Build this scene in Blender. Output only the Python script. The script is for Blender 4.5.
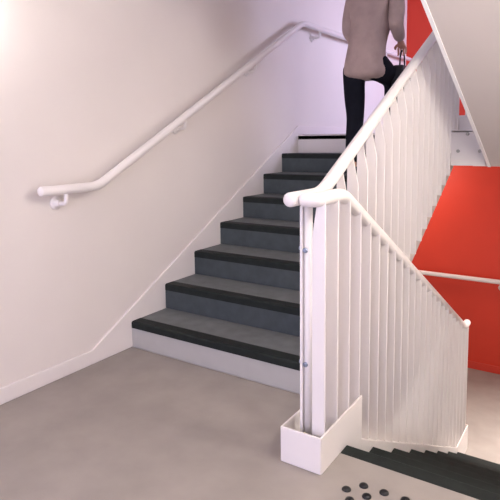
import bpy, bmesh, math, random
from mathutils import Vector, Matrix
random.seed(7)
for o in list(bpy.data.objects): bpy.data.objects.remove(o)
S = bpy.context.scene
COL = S.collection
rad = math.radians

# ------------------------------------------------------------------ camera
cd = bpy.data.cameras.new('camera'); cam = bpy.data.objects.new('camera', cd); COL.objects.link(cam)
CR = Vector((0.83420949, 0.55134015, -0.01088876))
CU = Vector((-0.0491862, 0.09405962, 0.9943508))
CF = Vector((-0.54924971, 0.82896129, -0.10558376))
m = Matrix((CR, CU, -CF)).transposed().to_4x4(); m.translation = (0, 0, 1.2297)
cam.matrix_world = m
cd.sensor_width = 36; cd.sensor_fit = 'HORIZONTAL'; cd.lens = 534.34 / 500 * 36
cd.shift_x = 0.0004; cd.shift_y = (197.72 - 250) / 500; cd.clip_start = 0.05
S.camera = cam

# ------------------------------------------------------------------ world, exposure
w = bpy.data.worlds.new('world'); S.world = w; w.use_nodes = True
w.node_tree.nodes['Background'].inputs[0].default_value = (0.92, 0.90, 1.0, 1)
w.node_tree.nodes['Background'].inputs[1].default_value = 0.6
vs = S.view_settings
vs.view_transform = 'Standard'; vs.look = 'None'; vs.gamma = 1; vs.use_curve_mapping = False
vs.exposure = 0.62

# ------------------------------------------------------------------ lights
def point(name, loc, watts, col, r):
    d = bpy.data.lights.new(name, 'POINT'); d.energy = watts; d.color = col; d.shadow_soft_size = r
    o = bpy.data.objects.new(name, d); COL.objects.link(o); o.location = loc; return o
def area(name, loc, aim, sx, sy, watts, col, spread=180):
    d = bpy.data.lights.new(name, 'AREA'); d.shape = 'RECTANGLE'; d.size = sx; d.size_y = sy
    d.energy = watts; d.color = col; d.spread = rad(spread)
    o = bpy.data.objects.new(name, d); COL.objects.link(o); o.location = loc
    o.rotation_euler = (Vector(aim) - Vector(loc)).to_track_quat('-Z', 'Y').to_euler(); return o
# daylight through the windows
area('daylight_behind', (-0.9, -1.42, 1.15), (-0.9, 2.0, 1.15), 2.3, 2.0, 11, (0.90, 0.89, 1.0))
area('daylight_upper', (0.47, 6.0, 2.35), (-2.32, 6.35, 1.95), 2.2, 1.2, 26, (0.70, 0.69, 1.0), 120)
# the stairwell's own lamps plus added fill lamps (their fittings are built further down)
LAMP_RIGHT = (0.40, 1.95, 1.98)
LAMP_LEFT = (-2.24, 1.27, 1.82)
LAMP_CEIL = (0.25, 1.15, 2.16)
LAMP_LOW = (-1.75, 5.45, 0.88)
FILL_LOW = (-0.05, 4.60, 0.90)
FILL_STAIR = (0.42, 2.60, 0.75)
LAMP_UNDER = (-1.8, 1.2, -0.42)
point('light_right', LAMP_RIGHT, 18, (1.0, 0.97, 0.91), 0.09)
point('light_left', LAMP_LEFT, 2.8, (1.0, 0.97, 0.95), 0.09)
point('light_ceiling', LAMP_CEIL, 17, (1.0, 0.965, 0.90), 0.14)
point('light_lower', LAMP_LOW, 9.5, (1.0, 0.93, 0.88), 0.12)
point('fill_stair', FILL_STAIR, 8.5, (1.0, 0.97, 0.92), 0.08)  # added fill lifting the soffit from below, no known lamp there
area('fill_lower_right', FILL_LOW, (-.25, 4.35, -1.28), .2, .2, 12, (1.0, 0.92, 0.87), 75)  # added downward fill to brighten the lower landing floor
point('light_under', LAMP_UNDER, 14, (1.0, 0.95, 0.92), 0.10)

# ------------------------------------------------------------------ materials
def lin(c): return tuple((x/255/12.92 if x/255 <= .04045 else ((x/255+.055)/1.055)**2.4) for x in c) + (1,)
def mat(name, rgb, rough=.5, var=.06, scale=8, bump=0., bscale=60, spec=.5, metal=0, detail=6):
    M = bpy.data.materials.new(name); M.use_nodes = True
    nt = M.node_tree; b = nt.nodes['Principled BSDF']
    b.inputs['Roughness'].default_value = rough; b.inputs['Metallic'].default_value = metal
    b.inputs['Specular IOR Level'].default_value = spec
    tc = nt.nodes.new('ShaderNodeTexCoord')
    n = nt.nodes.new('ShaderNodeTexNoise'); n.inputs['Scale'].default_value = scale; n.inputs['Detail'].default_value = detail
    nt.links.new(tc.outputs['Object'], n.inputs['Vector'])
    r = nt.nodes.new('ShaderNodeValToRGB'); c = lin(rgb)
    r.color_ramp.elements[0].position = .3; r.color_ramp.elements[1].position = .7
    r.color_ramp.elements[0].color = tuple(x*(1-var) for x in c[:3]) + (1,)
    r.color_ramp.elements[1].color = tuple(min(1, x*(1+var)) for x in c[:3]) + (1,)
    nt.links.new(n.outputs['Fac'], r.inputs['Fac']); nt.links.new(r.outputs['Color'], b.inputs['Base Color'])
    if bump:
        n2 = nt.nodes.new('ShaderNodeTexNoise'); n2.inputs['Scale'].default_value = bscale
        nt.links.new(tc.outputs['Object'], n2.inputs['Vector'])
        bp = nt.nodes.new('ShaderNodeBump'); bp.inputs['Strength'].default_value = bump; bp.inputs['Distance'].default_value = .004
        nt.links.new(n2.outputs['Fac'], bp.inputs['Height']); nt.links.new(bp.outputs['Normal'], b.inputs['Normal'])
    return M
def emit(name, rgb, s):
    M = bpy.data.materials.new(name); M.use_nodes = True
    b = M.node_tree.nodes['Principled BSDF']; b.inputs['Base Color'].default_value = lin(rgb)
    b.inputs['Emission Color'].default_value = lin(rgb); b.inputs['Emission Strength'].default_value = s
    return M
WALL = mat('white_wall_paint', (229, 221, 215), .55, .012, 3, .06, 120, .3)
TRIM = mat('white_trim_paint', (236, 229, 225), .38, .012, 4)
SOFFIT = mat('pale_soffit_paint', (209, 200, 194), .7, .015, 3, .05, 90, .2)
STEEL = mat('white_powder_coat', (236, 230, 226), .40, .012, 6, .02, 300)
RED = mat('red_wall_paint', (214, 66, 46), .5, .025, 3, .05, 100, .3)
REDTRIM = mat('red_skirting_paint', (216, 66, 48), .42, .02, 5)
FLOOR = mat('grey_resin_floor', (158, 150, 143), .62, .085, 5.5, .12, 140, .3, detail=10)
LINO = mat('grey_lino_tread', (112, 115, 116), .6, .13, 14, .1, 150, .3)
RISER = mat('slate_lino_riser', (70, 77, 80), .6, .12, 16, .08, 150, .3)
PALER = mat('pale_grey_riser', (182, 180, 175), .55, .03, 10)
NOSE = mat('black_rubber_nosing', (30, 36, 34), .65, .22, 22, .2, 200, .25)
BLACK = mat('black_stud_rubber', (17, 18, 21), .35, .1, 20, spec=.4)
EDGE = mat('bright_white_edge', (252, 250, 248), .4, .005, 5)
BOLT = mat('zinc_bolt', (150, 160, 180), .3, .05, 20, metal=.8)
GLOW = emit('lamp_diffuser', (255, 244, 236), 3.0)
PANE = emit('daylit_pane', (215, 214, 255), 2.0)
SKIN = mat('skin', (205, 150, 125), .5, .04, 20)
JACKET = mat('beige_jacket_cloth', (188, 166, 158), .85, .10, 12, .25, 120, .15)
TROUSER = mat('black_trouser_cloth', (24, 25, 34), .85, .15, 20, .2, 150, .15)
LEATHER = mat('black_leather', (26, 25, 30), .42, .1, 18, .12, 90)
HAIR = mat('dark_brown_hair', (58, 42, 34), .6, .2, 40, .3, 200)

# ------------------------------------------------------------------ mesh helpers
def box(bm, x0, x1, y0, y1, z0, z1):
    v = [bm.verts.new(p) for p in ((x0,y0,z0),(x1,y0,z0),(x1,y1,z0),(x0,y1,z0),(x0,y0,z1),(x1,y0,z1),(x1,y1,z1),(x0,y1,z1))]
    for f in ((0,3,2,1),(4,5,6,7),(0,1,5,4),(1,2,6,5),(2,3,7,6),(3,0,4,7)): bm.faces.new([v[i] for i in f])
def hexa(bm, b, t):                                   # two quads joined to a solid
    v = [bm.verts.new(p) for p in list(b) + list(t)]
    n = len(b)
    bm.faces.new(v[:n][::-1]); bm.faces.new(v[n:])
    for i in range(n):
        j = (i+1) % n; bm.faces.new((v[i], v[j], v[n+j], v[n+i]))
def prism_x(bm, prof, x0, x1):                        # profile of (y, z) swept along x
    hexa(bm, [(x0, y, z) for y, z in prof], [(x1, y, z) for y, z in prof])
def prism_y(bm, prof, y0, y1):
    hexa(bm, [(x, y0, z) for x, z in prof], [(x, y1, z) for x, z in prof])
def prism_z(bm, prof, z0, z1):
    hexa(bm, [(x, y, z0) for x, y in prof], [(x, y, z1) for x, y in prof])
def fillet(pts, r, n=6):
    out = [Vector(pts[0])]
    for i in range(1, len(pts)-1):
        a, b, c = Vector(pts[i-1]), Vector(pts[i]), Vector(pts[i+1])
        q = min(r, (a-b).length*.45, (c-b).length*.45)
        p, s = b + (a-b).normalized()*q, b + (c-b).normalized()*q
        for k in range(n+1):
            t = k/n; out.append(p*(1-t)**2 + b*2*t*(1-t) + s*t*t)
    out.append(Vector(pts[-1])); return out
def tube(bm, pts, r, seg=20, bend=.05, dome=True):
    pts = fillet(pts, bend) if len(pts) > 2 else [Vector(p) for p in pts]
    rings = []; N = None
    rr = [r]*len(pts)
    if dome:                                          # rounded ends
        d0 = (pts[1]-pts[0]).normalized(); d1 = (pts[-1]-pts[-2]).normalized()
        st = [(pts[0] + d0*r*.55*(1-math.sin(a)), r*math.cos(a)) for a in (1.35, 1.0, .6, .3)]
        en = [(pts[-1] - d1*r*.55*(1-math.sin(a)), r*math.cos(a)) for a in (.3, .6, 1.0, 1.35)]
        pts = [p for p, _ in st] + [pts[0]+d0*r*.56] + pts[1:-1] + [pts[-1]-d1*r*.56] + [p for p, _ in en]
        rr = [q for _, q in st] + [r]*(len(pts)-8) + [q for _, q in en]
    for i, p in enumerate(pts):
        t = (pts[min(i+1, len(pts)-1)] - pts[max(i-1, 0)]).normalized()
        if N is None:
            N = t.cross(Vector((0, 0, 1)));
            if N.length < .01: N = t.cross(Vector((1, 0, 0)))
        N = (N - t*N.dot(t)).normalized(); B = t.cross(N)
        rings.append([bm.verts.new(p + (N*math.cos(a) + B*math.sin(a))*rr[i]) for a in [2*math.pi*k/seg for k in range(seg)]])
    for a, b in zip(rings, rings[1:]):
        for k in range(seg):
            bm.faces.new((a[k], a[(k+1) % seg], b[(k+1) % seg], b[k])).smooth = True
    bm.faces.new(rings[0][::-1]); bm.faces.new(rings[-1])
def disc(bm, c, axis, prof, seg=24):                  # lathe: prof = (distance along axis, radius)
    c = Vector(c); ax = Vector(axis).normalized()
    N = ax.orthogonal().normalized(); B = ax.cross(N); rings = []
    for h, r in prof:
        rings.append([bm.verts.new(c + ax*h + (N*math.cos(a)+B*math.sin(a))*max(r, 1e-4)) for a in [2*math.pi*k/seg for k in range(seg)]])
    for a, b in zip(rings, rings[1:]):
        for k in range(seg): bm.faces.new((a[k], a[(k+1) % seg], b[(k+1) % seg], b[k])).smooth = True
    bm.faces.new(rings[0][::-1]); bm.faces.new(rings[-1])
def obj(name, bm, m, parent=None, bevel=0, kind=None, label=None):
    bmesh.ops.recalc_face_normals(bm, faces=bm.faces)
    me = bpy.data.meshes.new(name); bm.to_mesh(me); bm.free()
    o = bpy.data.objects.new(name, me); COL.objects.link(o); me.materials.append(m)
    if parent is not None:
        o.parent = parent; o.matrix_parent_inverse = Matrix.Translation(-parent.location)
    if bevel:
        b = o.modifiers.new('bevel', 'BEVEL'); b.width = bevel; b.segments = 2; b.limit_method = 'ANGLE'; b.angle_limit = rad(40)
    if kind: o['kind'] = kind
    if label: o['label'] = label
    return o
def thing(name, label, cat, loc=(0, 0, 0), group=None):
    o = bpy.data.objects.new(name, None); COL.objects.link(o); o.location = loc; o.empty_display_size = .05
    o['label'] = label; o['category'] = cat
    if group: o['group'] = group
    return o
def tag(o, label, cat, group=None):
    o['label'] = label; o['category'] = cat
    if group: o['group'] = group
    return o
def struct(name, bm, m, bevel=0): return obj(name, bm, m, None, bevel, 'structure')
nb = bmesh.new

# ------------------------------------------------------------------ dimensions
G, R = 0.3015, 0.16
SL = R/G
XL, XR = -2.337, 0.55                     # left and right walls
AX, CX = -0.984, -0.814                  # inner edges of the flights on either side of the well
Y1 = 2.2007                              # first riser of the rising flight
YU = Y1 + 7*G                            # upper landing edge
YC = 1.927                               # top nosing of the descending flight
YL = YC + 7*G                            # last riser of the descending flight
YB = YL                                  # first riser of the flight above
ZU, ZL = 8*R, -8*R
YF, YG = 6.04, 7.46                      # lower / upper far walls
UB = 1.025                               # underside of upper landing
YBACK = -1.5
WA = -1.315                              # underside of rising flight: z = SL*y + WA
WB = 3.278                               # underside of flight above: z = WB - SL*y

# ------------------------------------------------------------------ structure
bm = nb()
prism_z(bm, [(XL, YBACK), (XR, YBACK), (XR, YC-.075), (CX, YC-.075), (CX, 2.06), (AX, 2.06), (AX, Y1), (XL, Y1)], -.255, 0)
struct('floor', bm, FLOOR)
bm = nb(); box(bm, XL, XR, YL, YF, ZL-.25, ZL); struct('floor_lower', bm, FLOOR)
bm = nb(); prism_z(bm, [(XL, YU), (CX, YU), (CX, 4.247), (XR, 4.247), (XR, YG), (XL, YG)], UB, ZU); struct('floor_upper', bm, TRIM)
bm = nb(); prism_z(bm, [(XL, YU+.075), (XR, YU+.075), (XR, YG), (XL, YG)], ZU, ZU+.003); struct('floor_covering', bm, LINO)
bm = nb(); box(bm, XL-.2, XL, YBACK-.2, YG+.2, -2.6, 4.1); struct('wall_left', bm, WALL)
bm = nb()
for a in ((YBACK-.2, 4.9, -2.6, 4.1), (7.1, YG+.2, -2.6, 4.1), (4.9, 7.1, -2.6, 1.75), (4.9, 7.1, 2.95, 4.1)): box(bm, XR, XR+.2, *a)
struct('wall_right', bm, WALL)
bm = nb()
for a in ((XL, -2.1, -.3, 2.6), (.3, XR, -.3, 2.6), (-2.1, .3, -.3, .1), (-2.1, .3, 2.2, 2.6)): box(bm, a[0], a[1], YBACK-.2, YBACK, a[2], a[3])
struct('wall_back', bm, WALL)
bm = nb(); box(bm, XL, XR, YF, YF+.15, ZL-.25, UB); struct('wall_far', bm, RED)
bm = nb(); box(bm, XL, XR, YG, YG+.2, UB, 4.1); struct('wall_far_upper', bm, RED)
bm = nb(); box(bm, XL, XR, YBACK, 1.835, 2.30, 2.56); struct('ceiling', bm, SOFFIT)
bm = nb(); box(bm, XL, XR, YU, YG, 3.6, 3.8); struct('ceiling_upper', bm, SOFFIT)
bm = nb(); prism_x(bm, [(1.835, 2.30), (YU, 3.6), (YU, 3.8), (1.835, 2.56)], XL, AX); struct('ceiling_slope', bm, SOFFIT)
# windows: one behind the camera, one beside the upper landing
for i, (x0, x1, y0, y1, z0, z1, ax) in enumerate(((-2.1, .3, YBACK-.12, YBACK-.08, .1, 2.2, 'x'), (XR+.08, XR+.12, 4.9, 7.1, 1.75, 2.95, 'y'))):
    t = bpy.data.objects.new('window_%d' % (i+1), None); COL.objects.link(t); t['kind'] = 'structure'
    f = nb()
    box(f, x0, x1, y0, y1, z0, z0+.05); box(f, x0, x1, y0, y1, z1-.05, z1)
    if ax == 'x':
        for xx in (x0, (x0+x1)/2-.025, x1-.05): box(f, xx, xx+.05, y0, y1, z0+.05, z1-.05)
        p = nb(); box(p, x0+.05, x1-.05, y0-.02, y0-.01, z0+.05, z1-.05)
    else:
        for yy in (y0, (y0+y1)/2-.025, y1-.05): box(f, x0, x1, yy, yy+.05, z0+.05, z1-.05)
        p = nb(); box(p, x1+.01, x1+.02, y0+.05, y1-.05, z0+.05, z1-.05)
    obj('window_frame', f, TRIM, t); obj('window_pane', p, PANE, t)
# skirting boards
T = .016
def sk(y): return SL*(y - Y1) + .2377
yk = Y1 - (.2377-.0785)/SL
bm = nb()
prism_x(bm, [(YBACK, 0), (Y1, 0), (YU, ZU-.16), (YU, ZU), (YG, ZU), (YG, ZU+.085), (YU-(sk(YU)-ZU-.085)/SL, ZU+.085), (yk, .0785), (YBACK, .0785)], XL, XL+T)
struct('baseboard_left', bm, TRIM, .004)
bm = nb(); box(bm, XL, XR, YF-.016, YF, ZL, ZL+.08); struct('baseboard_far', bm, REDTRIM, .003)
bm = nb(); box(bm, XL+T, XR, YG-.016, YG, ZU, ZU+.085); struct('baseboard_far_upper', bm, REDTRIM, .003)

# ------------------------------------------------------------------ flights of stairs
def flight(label, up, y0, z0, x0, x1, wunder, tread_m, pale, xshift=None):
    """up=+1: rises towards +y from (y0, z0); up=-1: rises towards -y."""
    t = thing('stair_flight', label, 'stairs', ((x0+x1)/2, y0, z0))
    for k in range(8):
        yr = y0 + up*k*G; zt = z0 + (k+1)*R
        a = nb(); box(a, x0, x1, min(yr+up*.002, yr+up*.02), max(yr+up*.002, yr+up*.02), zt-R+.001, zt-.041)
        p = k in pale
        obj('riser', a, PALER if p else RISER, t, label='pale grey end riser' if p else None)
        ya, yb = yr + up*.075, yr + up*(G-.0005 if k < 7 else .0765)
        ns = nb()
        q = [(yr, zt-.041), (yr, zt-.010), (yr+up*.003, zt-.004), (yr+up*.010, zt), (ya, zt), (ya, zt-.041)]
        prism_x(ns, q, x0, x1)
        if k < 7:
            b = nb(); box(b, x0, x1, min(ya, yb+up*.018), max(ya, yb+up*.018), zt-.041, zt-.001)
            tr = obj('tread', b, tread_m, t)
            obj('nosing_strip', ns, NOSE, tr, label='black rubber nosing')
        else:
            obj('nosing_strip', ns, NOSE, t, label='black rubber nosing at the top landing')
    # sawtooth slab with a smooth underside
    pr = []
    for k in range(8):
        yr = y0 + up*(k*G + .02); pr += [(yr, z0+k*R-.041 if k else max(z0-.16, SL*up*yr+wunder+.002)), (yr, z0+(k+1)*R-.042)]
    ye = y0 + up*(7*G+.075); zt = z0+8*R-.042
    pr += [(ye, zt), (ye, zt-.2135)]
    und = lambda y: SL*up*y + wunder
    pr += [(ye, und(ye)), (y0+up*.02, und(y0+up*.02))] if not xshift else [(ye, und(ye)), (y0+up*.02, und(y0+up*.02))]
    c = nb(); prism_x(c, pr, x0, x1)
    return t, c
tA, c = flight('grey stair flight with black nosings climbing to the upper landing', 1, Y1, 0, XL+T, AX, WA, LINO, (0, 7)); obj('slab', c, SOFFIT, tA)
tC, c = flight('dark stair flight going down beside the white box at bottom right', -1, YL, ZL, CX+.002, XR-.004, -ZL*0 + (.16+ZL+SL*YL-.33), NOSE, (0,)); obj('slab', c, SOFFIT, tC)
# flight above: its underside is what the photo shows
tB, c = flight('white sloping underside of the flight above at top right', -1, YB, ZU, -.66, XR-.004, WB+.06, LINO, (0, 7)); prism_x(c, [(4.02, WB+.06-SL*4.02), (4.246, 1.03), (4.246, ZU-.001), (4.02, ZU-.001)], -.66, XR-.004); obj('slab', c, SOFFIT, tB)
ex = lambda y: -.753 + .030*(y-2.63)
c = nb(); ya, yb = 1.84, 4.24
za, zb = WB - SL*ya, WB - SL*yb
hexa(c, [(ex(ya), ya, za), (XR-.004, ya, za), (XR-.004, yb, zb), (ex(yb), yb, zb)], [(ex(ya), ya, za+.05), (XR-.004, ya, za+.05), (XR-.004, yb, zb+.05), (ex(yb), yb, zb+.05)])
obj('soffit_board', c, SOFFIT, tB)
c = nb()
hexa(c, [(ex(ya)-.004, ya, za-.008), (ex(ya)+.016, ya, za-.008), (ex(yb)+.016, yb, zb-.008), (ex(yb)-.004, yb, zb-.008)],
        [(ex(ya)-.004, ya, za+.05), (ex(ya)+.016, ya, za-.0005), (ex(yb)+.016, yb, zb-.0005), (ex(yb)-.004, yb, zb+.05)])
obj('edge_trim', c, EDGE, tB, label='bright white edge strip of the soffit')

# ------------------------------------------------------------------ balustrades
PITCH = .113
RZ = 1.018
railA = lambda y: RZ + SL*max(0, min(y, 4.28)-1.92)
railC = lambda y: RZ - SL*max(0, min(y, 4.28)-1.93)
def fin(parent, x0, x1, y, z0, z1, taper=.022, hh=.13, th=.009):
    """upright flat bar, narrowed towards the rail"""
    b = nb(); zt = max(z0+.02, z1-hh)
    if taper > 0: pr = [(x0, z0), (x1, z0), (x1, zt), (x1-taper, z1), (x0, z1)]      # right edge slants in
    else: pr = [(x0, z0), (x1, z0), (x1, z1), (x0-taper, z1), (x0, zt)]              # left edge slants in
    prism_y(b, pr, y-th/2, y+th/2); return obj('baluster', b, STEEL, parent, .0015)
RR = .027
XA, XC = -.933, -.846
# rising balustrade
bA = thing('stair_balustrade', 'white upper balustrade with handrail climbing beside the rising stairs', 'balustrade', (XA, 1.8, 0))
b = nb(); tube(b, [(XA, 1.655, RZ), (XA, 1.92, RZ), (XA, 4.28, railA(4.28)), (XA, 4.56, railA(4.28))], RR, bend=.06); obj('handrail', b, STEEL, bA)
k = -2
while True:
    y = 2.129 + PITCH*k; k += 1
    if y < 1.95: continue
    if y > 4.22: break
    zb = .012 if y < 2.06 else ZU+.012 if y > 4.03 else max(SL*y-1.12, SL*(YC-y)+.05)
    fin(bA, -.958, -.905, y, zb, railA(y)-RR*.5, .030, .15)
b = nb(); box(b, -.929, -.918, 1.735, 1.79, .012, .99); obj('flat_post', b, STEEL, bA, .002)
b = nb(); tube(b, [(-.901, 1.752, .012), (-.901, 1.752, .995)], .0160, dome=False); obj('round_post', b, STEEL, bA)
for z in (.825, .385):
    b = nb(); disc(b, (-.905, 1.7375, z), (0, -1, 0), [(0, .010), (.006, .010), (.009, .006)], 16); obj('bolt', b, BOLT, bA, label='small zinc bolt')
    b = nb(); disc(b, (-.929, 1.745, z+.004), (-1, 0, 0), [(0, .008), (.005, .008), (.007, .004)], 16); obj('bolt', b, BOLT, bA, label='small zinc bolt')
# descending balustrade with its base box and stringer
bC = thing('stair_balustrade', 'white lower balustrade going down, standing in a white steel box', 'balustrade', (XC, 1.8, 0))
b = nb(); tube(b, [(XA+.026, 1.700, RZ), (XC, 1.700, RZ), (XC, 1.93, RZ), (XC, 4.28, railC(4.28)), (XC, 4.41, railC(4.28))], RR, bend=.045); obj('handrail', b, STEEL, bC)
k = 0
while True:
    y = 1.728 + PITCH*k; k += 1
    if y > 4.36: break
    zb = .012 if y < 2.06 else (max(SL*(YC-y)+.022, ZL+.02))
    fin(bC, -.872, -.820, y, zb, railC(y)-RR*.2, -.020, .13)
t = .007; BH = .1415
b = nb()
box(b, AX, CX, 1.6806, 1.6806+t, .001, BH); box(b, AX, AX+t, 1.6806+t, 2.08, .001, BH); box(b, CX-t, CX+.0008, 1.6806+t, 2.083, -.105, BH)
box(b, AX+t, CX-t, 1.6806+t, 2.055, .001, .010)
obj('base_box', b, STEEL, bC, .0015)
b = nb(); ya, yb = 2.084, YL+.05
w0 = SL*YC
prism_x(b, [(ya, w0-SL*ya+.024), (yb, w0-SL*yb+.024), (yb, w0-SL*yb-.12), (ya, w0-SL*ya-.30)], -.896, CX); obj('stringer', b, STEEL, bC, .0015)
b = nb()
zz = ZL+.20
box(b, CX-t, CX+.001, YL-.02, 4.40, ZL+.001, zz); box(b, AX, AX+t, YL-.02, 4.40, ZL+.001, zz); box(b, AX+t, CX-t, 4.40-t, 4.40, ZL+.001, zz)
obj('end_box', b, STEEL, bC, .0015)
# base box and edge plate on the upper landing, start of the balustrade above
bB = thing('stair_balustrade', 'white bolted box and plate ending the balustrade at upper landing edge', 'balustrade', (-.9, YU, UB))
b = nb(); box(b, -.966, CX+.09, YU-.10, YU-.002, UB+.004, ZU-.001); obj('edge_plate', b, STEEL, bB, .0015)
b = nb()
box(b, -.972, CX+.09, YU-.10, YU-.10+t, ZU+.001, ZU+.122); box(b, -.972, -.972+t, YU-.10+t, 4.56, ZU+.001, ZU+.122); box(b, CX+.09-t, CX+.09, YU-.10+t, 4.04+.52, ZU+.001, ZU+.122)
box(b, -.972, CX+.09, YU-.10, 4.56, ZU+.001, ZU+.009)
obj('base_box', b, STEEL, bB, .0015)
for x, z in ((-.914, 1.138), (-.761, 1.138), (-.850, 1.264)):
    b = nb(); disc(b, (x, YU-.10, z), (0, -1, 0), [(0, .013), (.006, .013), (.010, .008)], 18); obj('bolt', b, PALER, bB)
for i in range(3):
    fin(bB, -.88, -.82, 4.25+.113*i, ZU+.012, 2.3, -.01, .02)

# ------------------------------------------------------------------ wall handrails
def bracket(parent, p, wall, n):
    """arm under the rail at p, disc on the wall; n = outward normal of the wall"""
    p = Vector(p); n = Vector(n); foot = Vector(p); 
    for i in range(3):
        if n[i]: foot[i] = wall
    foot.z = p.z - .075
    b = nb(); tube(b, [p - Vector((0, 0, .012)), p - Vector((0, 0, .075)), foot], .011, 14, .03, False)
    br = obj('bracket', b, STEEL, parent)
    b = nb(); disc(b, foot, n, [(0, .034), (.008, .034), (.012, .030), (.013, .019), (.034, .018), (.037, .014)], 24); obj('rosette', b, STEEL, br)
hr = thing('wall_handrail', 'long white tubular handrail on left wall following the rising stairs', 'handrail', (XL, 1.6, 1.0))
b = nb(); X = -2.248; yt = 1.93 + 1.28/SL*.985
tube(b, [(X, 1.565, .998), (X, 1.925, 1.0), (X, 4.255, 2.245), (X, 7.36, 2.30)], .0245, bend=.05); obj('rail', b, STEEL, hr)
railW = lambda y: 1.0 + (2.245-1.0)/(4.255-1.925)*(y-1.925) if y > 1.925 else .999
for y in (1.72, 2.655, 3.49): bracket(hr, (X, y, railW(y)), XL, (1, 0, 0))
bracket(hr, (X, 4.60, 2.251), XL, (1, 0, 0)); bracket(hr, (X, 6.4, 2.283), XL, (1, 0, 0))
h2 = thing('wall_handrail', 'white tubular handrail fixed across the lower red wall', 'handrail', (-.8, YF, -.25))
b = nb(); tube(b, [(-2.1, YF-.07, -.262), (.3, YF-.07, -.262)], .024); obj('rail', b, STEEL, h2)
for x in (-1.95, -.83, .2): bracket(h2, (x, YF-.07, -.262), YF, (0, -1, 0))

# ------------------------------------------------------------------ floor studs
spots = {(-.658, 1.709): 'black floor stud at the left end of the back row', (-.584, 1.711): 'black floor stud right of the first in the back row',
         (-.510, 1.713): 'black floor stud third along the back row', (-.702, 1.658): 'black floor stud nearest the white box',
         (-.627, 1.660): 'black floor stud in the second row behind the front one', (-.670, 1.611): 'black floor stud cut by the bottom edge of the photo'}
for r_, (sx, sy, n) in enumerate(((-.658, 1.709, 15), (-.702, 1.658, 15), (-.670, 1.611, 15))):
    for i in range(n):
        x, y = sx + .0743*i, sy + .0018*min(i, 3)
        b = nb(); disc(b, (x, y, 0), (0, 0, 1), [(0, .0165), (.002, .0165), (.0055, .0145), (.0085, .010), (.0098, .004)], 24)
        o = obj('floor_stud', b, BLACK)
        key = min(spots, key=lambda q: (q[0]-x)**2+(q[1]-y)**2)
        near = (key[0]-x)**2+(key[1]-y)**2 < .0004
        tag(o, spots[key] if near else 'black domed floor stud further along the tactile rows', 'floor stud', 'floor studs')

# ------------------------------------------------------------------ lamps
def lamp(label, c, n, r=.11):
    """round bulkhead lamp; c on the surface, n into the room"""
    t = thing('wall_lamp' if abs(n[2]) < .5 else 'ceiling_lamp', label, 'lamp', c)
    b = nb(); disc(b, c, n, [(0, r), (.025, r), (.028, r*.97)], 32); obj('base', b, TRIM, t)
    b = nb(); disc(b, Vector(c)+Vector(n)*.028, n, [(0, r*.92), (.012, r*.85), (.02, r*.6), (.024, r*.2)], 32); obj('diffuser', b, GLOW, t)
lamp('round white wall lamp on right wall above descending stairs', (XR, 1.95, 1.98), (-1, 0, 0))
lamp('added round white fill lamp low on right wall beside descending stairs', (XR, 2.60, .75), (-1, 0, 0), .09)  # made-up fitting for the added soffit fill
lamp('round white wall lamp on left wall before the stairs', (XL, 1.27, 1.82), (1, 0, 0), .10)
lamp('round white lamp on ceiling above the near landing', (.25, 1.15, 2.30), (0, 0, -1), .16)
lamp('round white lamp under the upper landing, left side', (-1.75, 5.45, UB), (0, 0, -1), .14)
lamp('added round white fill lamp under the upper landing, right side', (-.05, 4.6, UB), (0, 0, -1), .14)  # made-up fitting for the added lower floor fill
lamp('round white lamp on underside of the near landing', (-1.8, 1.2, -.255), (0, 0, -1), .14)

# ------------------------------------------------------------------ person climbing the stairs
def skin(name, chains, m, parent=None, sub=2, loc=(0, 0, 0), root=0):
    """chains: list of lists of (point, radius); shared points are merged"""
    vs_, es, rs = [], [], []
    def idx(p, r):
        for i, q in enumerate(vs_):
            if (Vector(q)-Vector(p)).length < 1e-5: return i
        vs_.append(p); rs.append(r if isinstance(r, tuple) else (r, r)); return len(vs_)-1
    for ch in chains:
        last = None
        for p, r in ch:
            i = idx(p, r)
            if last is not None and last != i: es.append((last, i))
            last = i
    me = bpy.data.meshes.new(name); me.from_pydata(vs_, es, [])
    o = bpy.data.objects.new(name, me); COL.objects.link(o)
    o.modifiers.new('s', 'SKIN').use_smooth_shade = True
    for i, v in enumerate(me.skin_vertices[0].data): v.radius = rs[i]; v.use_root = (i == root)
    sb = o.modifiers.new('u', 'SUBSURF'); sb.levels = sb.render_levels = sub
    dg = bpy.context.evaluated_depsgraph_get()
    nm = bpy.data.meshes.new_from_object(o.evaluated_get(dg)); nm.name = name
    o.modifiers.clear(); o.data = nm; nm.materials.clear(); nm.materials.append(m)
    for p in nm.polygons: p.use_smooth = True
    if parent is not None:
        o.parent = parent; o.matrix_parent_inverse = Matrix.Translation(-parent.location)
    return o
P0 = Vector((-1.56, 3.84, 6*R))
def P(x, y, z): return (P0.x+x, P0.y+y, P0.z+z)
hip, chest, neck = P(.05, .02, .86), P(.08, .09, 1.22), P(.085, .12, 1.40)
hipL, hipR = P(-.04, .02, .80), P(.14, .03, .80)
kneeL, ankL = P(-.045, .06, .44), P(-.045, .00, .075)
kneeR, ankR = P(.155, .33, .71), P(.155, .285, .32+.085)
shL, shR = P(-.085, .09, 1.34), P(.25, .09, 1.34)
elL, wrL = P(-.125, .10, 1.08), P(-.075, .30, .99)
elR, wrR = P(.275, .01, 1.09), P(.245, .21, 1.00)
hdB, hdT = P(.09, .155, 1.50), P(.09, .165, 1.62)
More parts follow.
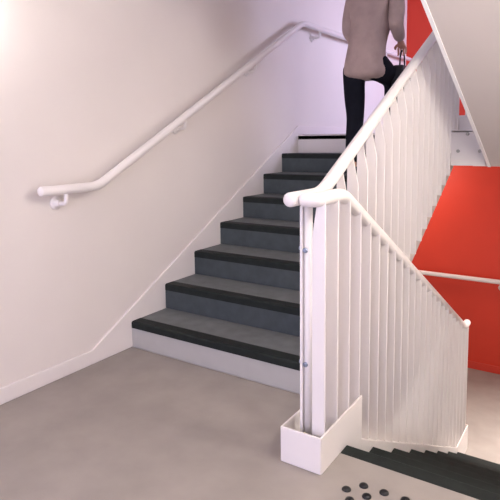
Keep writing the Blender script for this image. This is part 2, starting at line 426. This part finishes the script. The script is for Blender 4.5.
person = skin('person', [
    [(hip, .105), (P(.06, .05, 1.03), .10), (chest, (.115, .10)), (P(.085, .11, 1.33), .085), (neck, .052), (hdB, .068), (P(.09, .165, 1.57), .085), (hdT, .075)],
    [(hip, .105), (hipL, .085), (P(-.045, .04, .62), .068), (kneeL, .052), (P(-.045, .03, .30), .048), (ankL, .034), (P(-.045, .07, .035), .034), (P(-.045, .13, .026), .025)],
    [(hip, .105), (hipR, .085), (P(.15, .18, .755), .068), (kneeR, .052), (P(.155, .31, .56), .048), (ankR, .034), (P(.155, .355, .32+.035), .034), (P(.155, .415, .32+.026), .025)],
    [(chest, .11), (shL, .058), (P(-.108, .095, 1.21), .045), (elL, .037), (P(-.10, .20, 1.035), .034), (wrL, .024)],
    [(chest, .11), (shR, .058), (P(.265, .05, 1.21), .045), (elR, .037), (P(.26, .11, 1.045), .034), (wrR, .024)]], SKIN)
tag(person, 'person in beige jacket and black trousers climbing the stairs', 'person')
# face, ears and five-fingered hands belong to the same body mesh
bits = []
def hand(wr, d, side, curl):
    wr = Vector(wr); d = Vector(d).normalized(); s = (Vector(side) - d*Vector(side).dot(d)).normalized(); nrm = d.cross(s)
    palm = wr + d*.075
    ch = [[(tuple(wr - d*.01), (.022, .018)), (tuple(wr+d*.04), (.034, .016)), (tuple(palm), (.036, .014))]]
    bits.append(skin('h', ch, SKIN, None, 2))
    for i, (o_, L) in enumerate(((-.028, .070), (-.009, .078), (.010, .073), (.028, .058))):
        a = palm + s*o_ - d*.012; pts = [a]; dd = d.copy()
        for f in (.48, .3, .22):
            dd = (Matrix.Rotation(curl, 3, s) @ dd).normalized(); pts.append(pts[-1] + dd*L*f*1.1)
        bits.append(skin('f', [[(tuple(p), .0088-.0009*j) for j, p in enumerate(pts)]], SKIN, None, 2))
    a = wr + d*.03 - s*.022; t1 = a - s*.028 + d*.026; t2 = t1 - s*.004 + d*.030 + nrm*.012*(1 if curl > 0 else -1)
    bits.append(skin('t', [[(tuple(a), .013), (tuple(t1), .011), (tuple(t2), .009)]], SKIN, None, 2))
hand(wrL, (.2, .8, -.35), (0, .3, 1), .45)
hand(wrR, (-.05, .75, -.55), (1, .1, .05), -.75)
hc = Vector(hdB)*.35 + Vector(hdT)*.65
b = nb(); fd = Vector((0, 1, -.08)).normalized()
for dx, r_ in ((0, .016),):
    disc(b, hc + fd*.078 + Vector((0, 0, -.02)), fd, [(0, .016), (.012, .013), (.022, .006)], 12)
for sgn in (-1, 1):
    disc(b, hc + Vector((sgn*.078, -.005, -.02)), (sgn, -.3, 0), [(0, .02), (.012, .028), (.018, .022)], 14)
    disc(b, hc + fd*.076 + Vector((sgn*.032, 0, .012)), fd, [(0, .014), (.006, .011), (.009, .005)], 12)
disc(b, hc + fd*.072 + Vector((0, 0, -.062)), fd, [(0, .022), (.007, .018), (.01, .008)], 12)
fc = obj('fc', b, SKIN); bits.append(fc)
bmj = nb(); bmj.from_mesh(person.data)
for o in bits:
    bmj.from_mesh(o.data)
for f in bmj.faces: f.smooth = True
bmj.to_mesh(person.data); bmj.free()
for o in bits: bpy.data.objects.remove(o)
trousers = skin('trousers', [
    [(P(.05, .02, .93), .118), (hip, .125)],
    [(hip, .125), (P(-.04, .02, .77), .102), (P(-.045, .04, .60), .085), (kneeL, .070), (P(-.045, .03, .28), .064), (P(-.045, .0, .085), .056)],
    [(hip, .125), (P(.14, .05, .79), .102), (P(.15, .19, .76), .086), (kneeR, .072), (P(.155, .31, .57), .064), (P(.155, .285, .32+.10), .056)]], TROUSER, person)
jacket = skin('jacket', [
    [(P(.045, .0, .70), (.178, .15)), (P(.045, .01, .80), (.170, .14)), (P(.05, .02, .92), (.155, .128)), (P(.06, .05, 1.06), (.145, .122)), (chest, (.15, .125)), (P(.085, .11, 1.335), .10), (P(.086, .115, 1.40), .066)],
    [(chest, (.15, .125)), (shL, .078), (P(-.110, .095, 1.21), .064), (elL, .055), (P(-.105, .19, 1.04), .049), (P(-.085, .265, 1.005), .042)],
    [(chest, (.15, .125)), (shR, .078), (P(.267, .05, 1.21), .064), (elR, .055), (P(.262, .10, 1.05), .049), (P(.250, .185, 1.015), .042)]], JACKET, person)
for nm, a, tz, x in (('shoe', ankL, 0, -.045), ('shoe', ankR, .32, .155)):
    ay = a[1]-P0.y
    skin('shoe', [[(P(x, ay-.025, tz+.046), .044), (P(x, ay+.04, tz+.044), .042), (P(x, ay+.11, tz+.036), (.044, .034)), (P(x, ay+.165, tz+.030), (.036, .028))]], LEATHER, person)
b = nb()
bmesh.ops.create_uvsphere(b, u_segments=24, v_segments=16, radius=1)
bmesh.ops.delete(b, geom=[v for v in b.verts if (v.co.y > .25 and v.co.z < .35) or v.co.z < -.75], context='VERTS')
for v in b.verts: v.co = Vector((v.co.x*.098, v.co.y*.112, v.co.z*.118)) + hc + Vector((0, -.012, .012))
for f in b.faces: f.smooth = True
h = obj('hair', b, HAIR, person); sm = h.modifiers.new('t', 'SOLIDIFY'); sm.thickness = .012; sm.offset = 1
# handbag in the right hand
hp = Vector(wrR) + Vector((-.05, .75, -.55)).normalized()*.085
bag = thing('handbag', 'black handbag held in the right hand of the climbing person', 'handbag', tuple(hp - Vector((0, 0, .32))))
b = nb(); c0 = hp - Vector((0, 0, .215))
prism_x(b, [(c0.y-.13, c0.z-.10), (c0.y+.13, c0.z-.10), (c0.y+.105, c0.z+.09), (c0.y-.105, c0.z+.09)], c0.x-.045, c0.x+.045); obj('bag_body', b, LEATHER, bag, .016)
b = nb(); tube(b, [tuple(c0+Vector((0, -.06, .085))), tuple(c0+Vector((0, -.045, .185))), tuple(c0+Vector((0, .0, .215))), tuple(c0+Vector((0, .045, .185))), tuple(c0+Vector((0, .06, .085)))], .006, 10, .03, False); obj('bag_handle', b, LEATHER, bag)
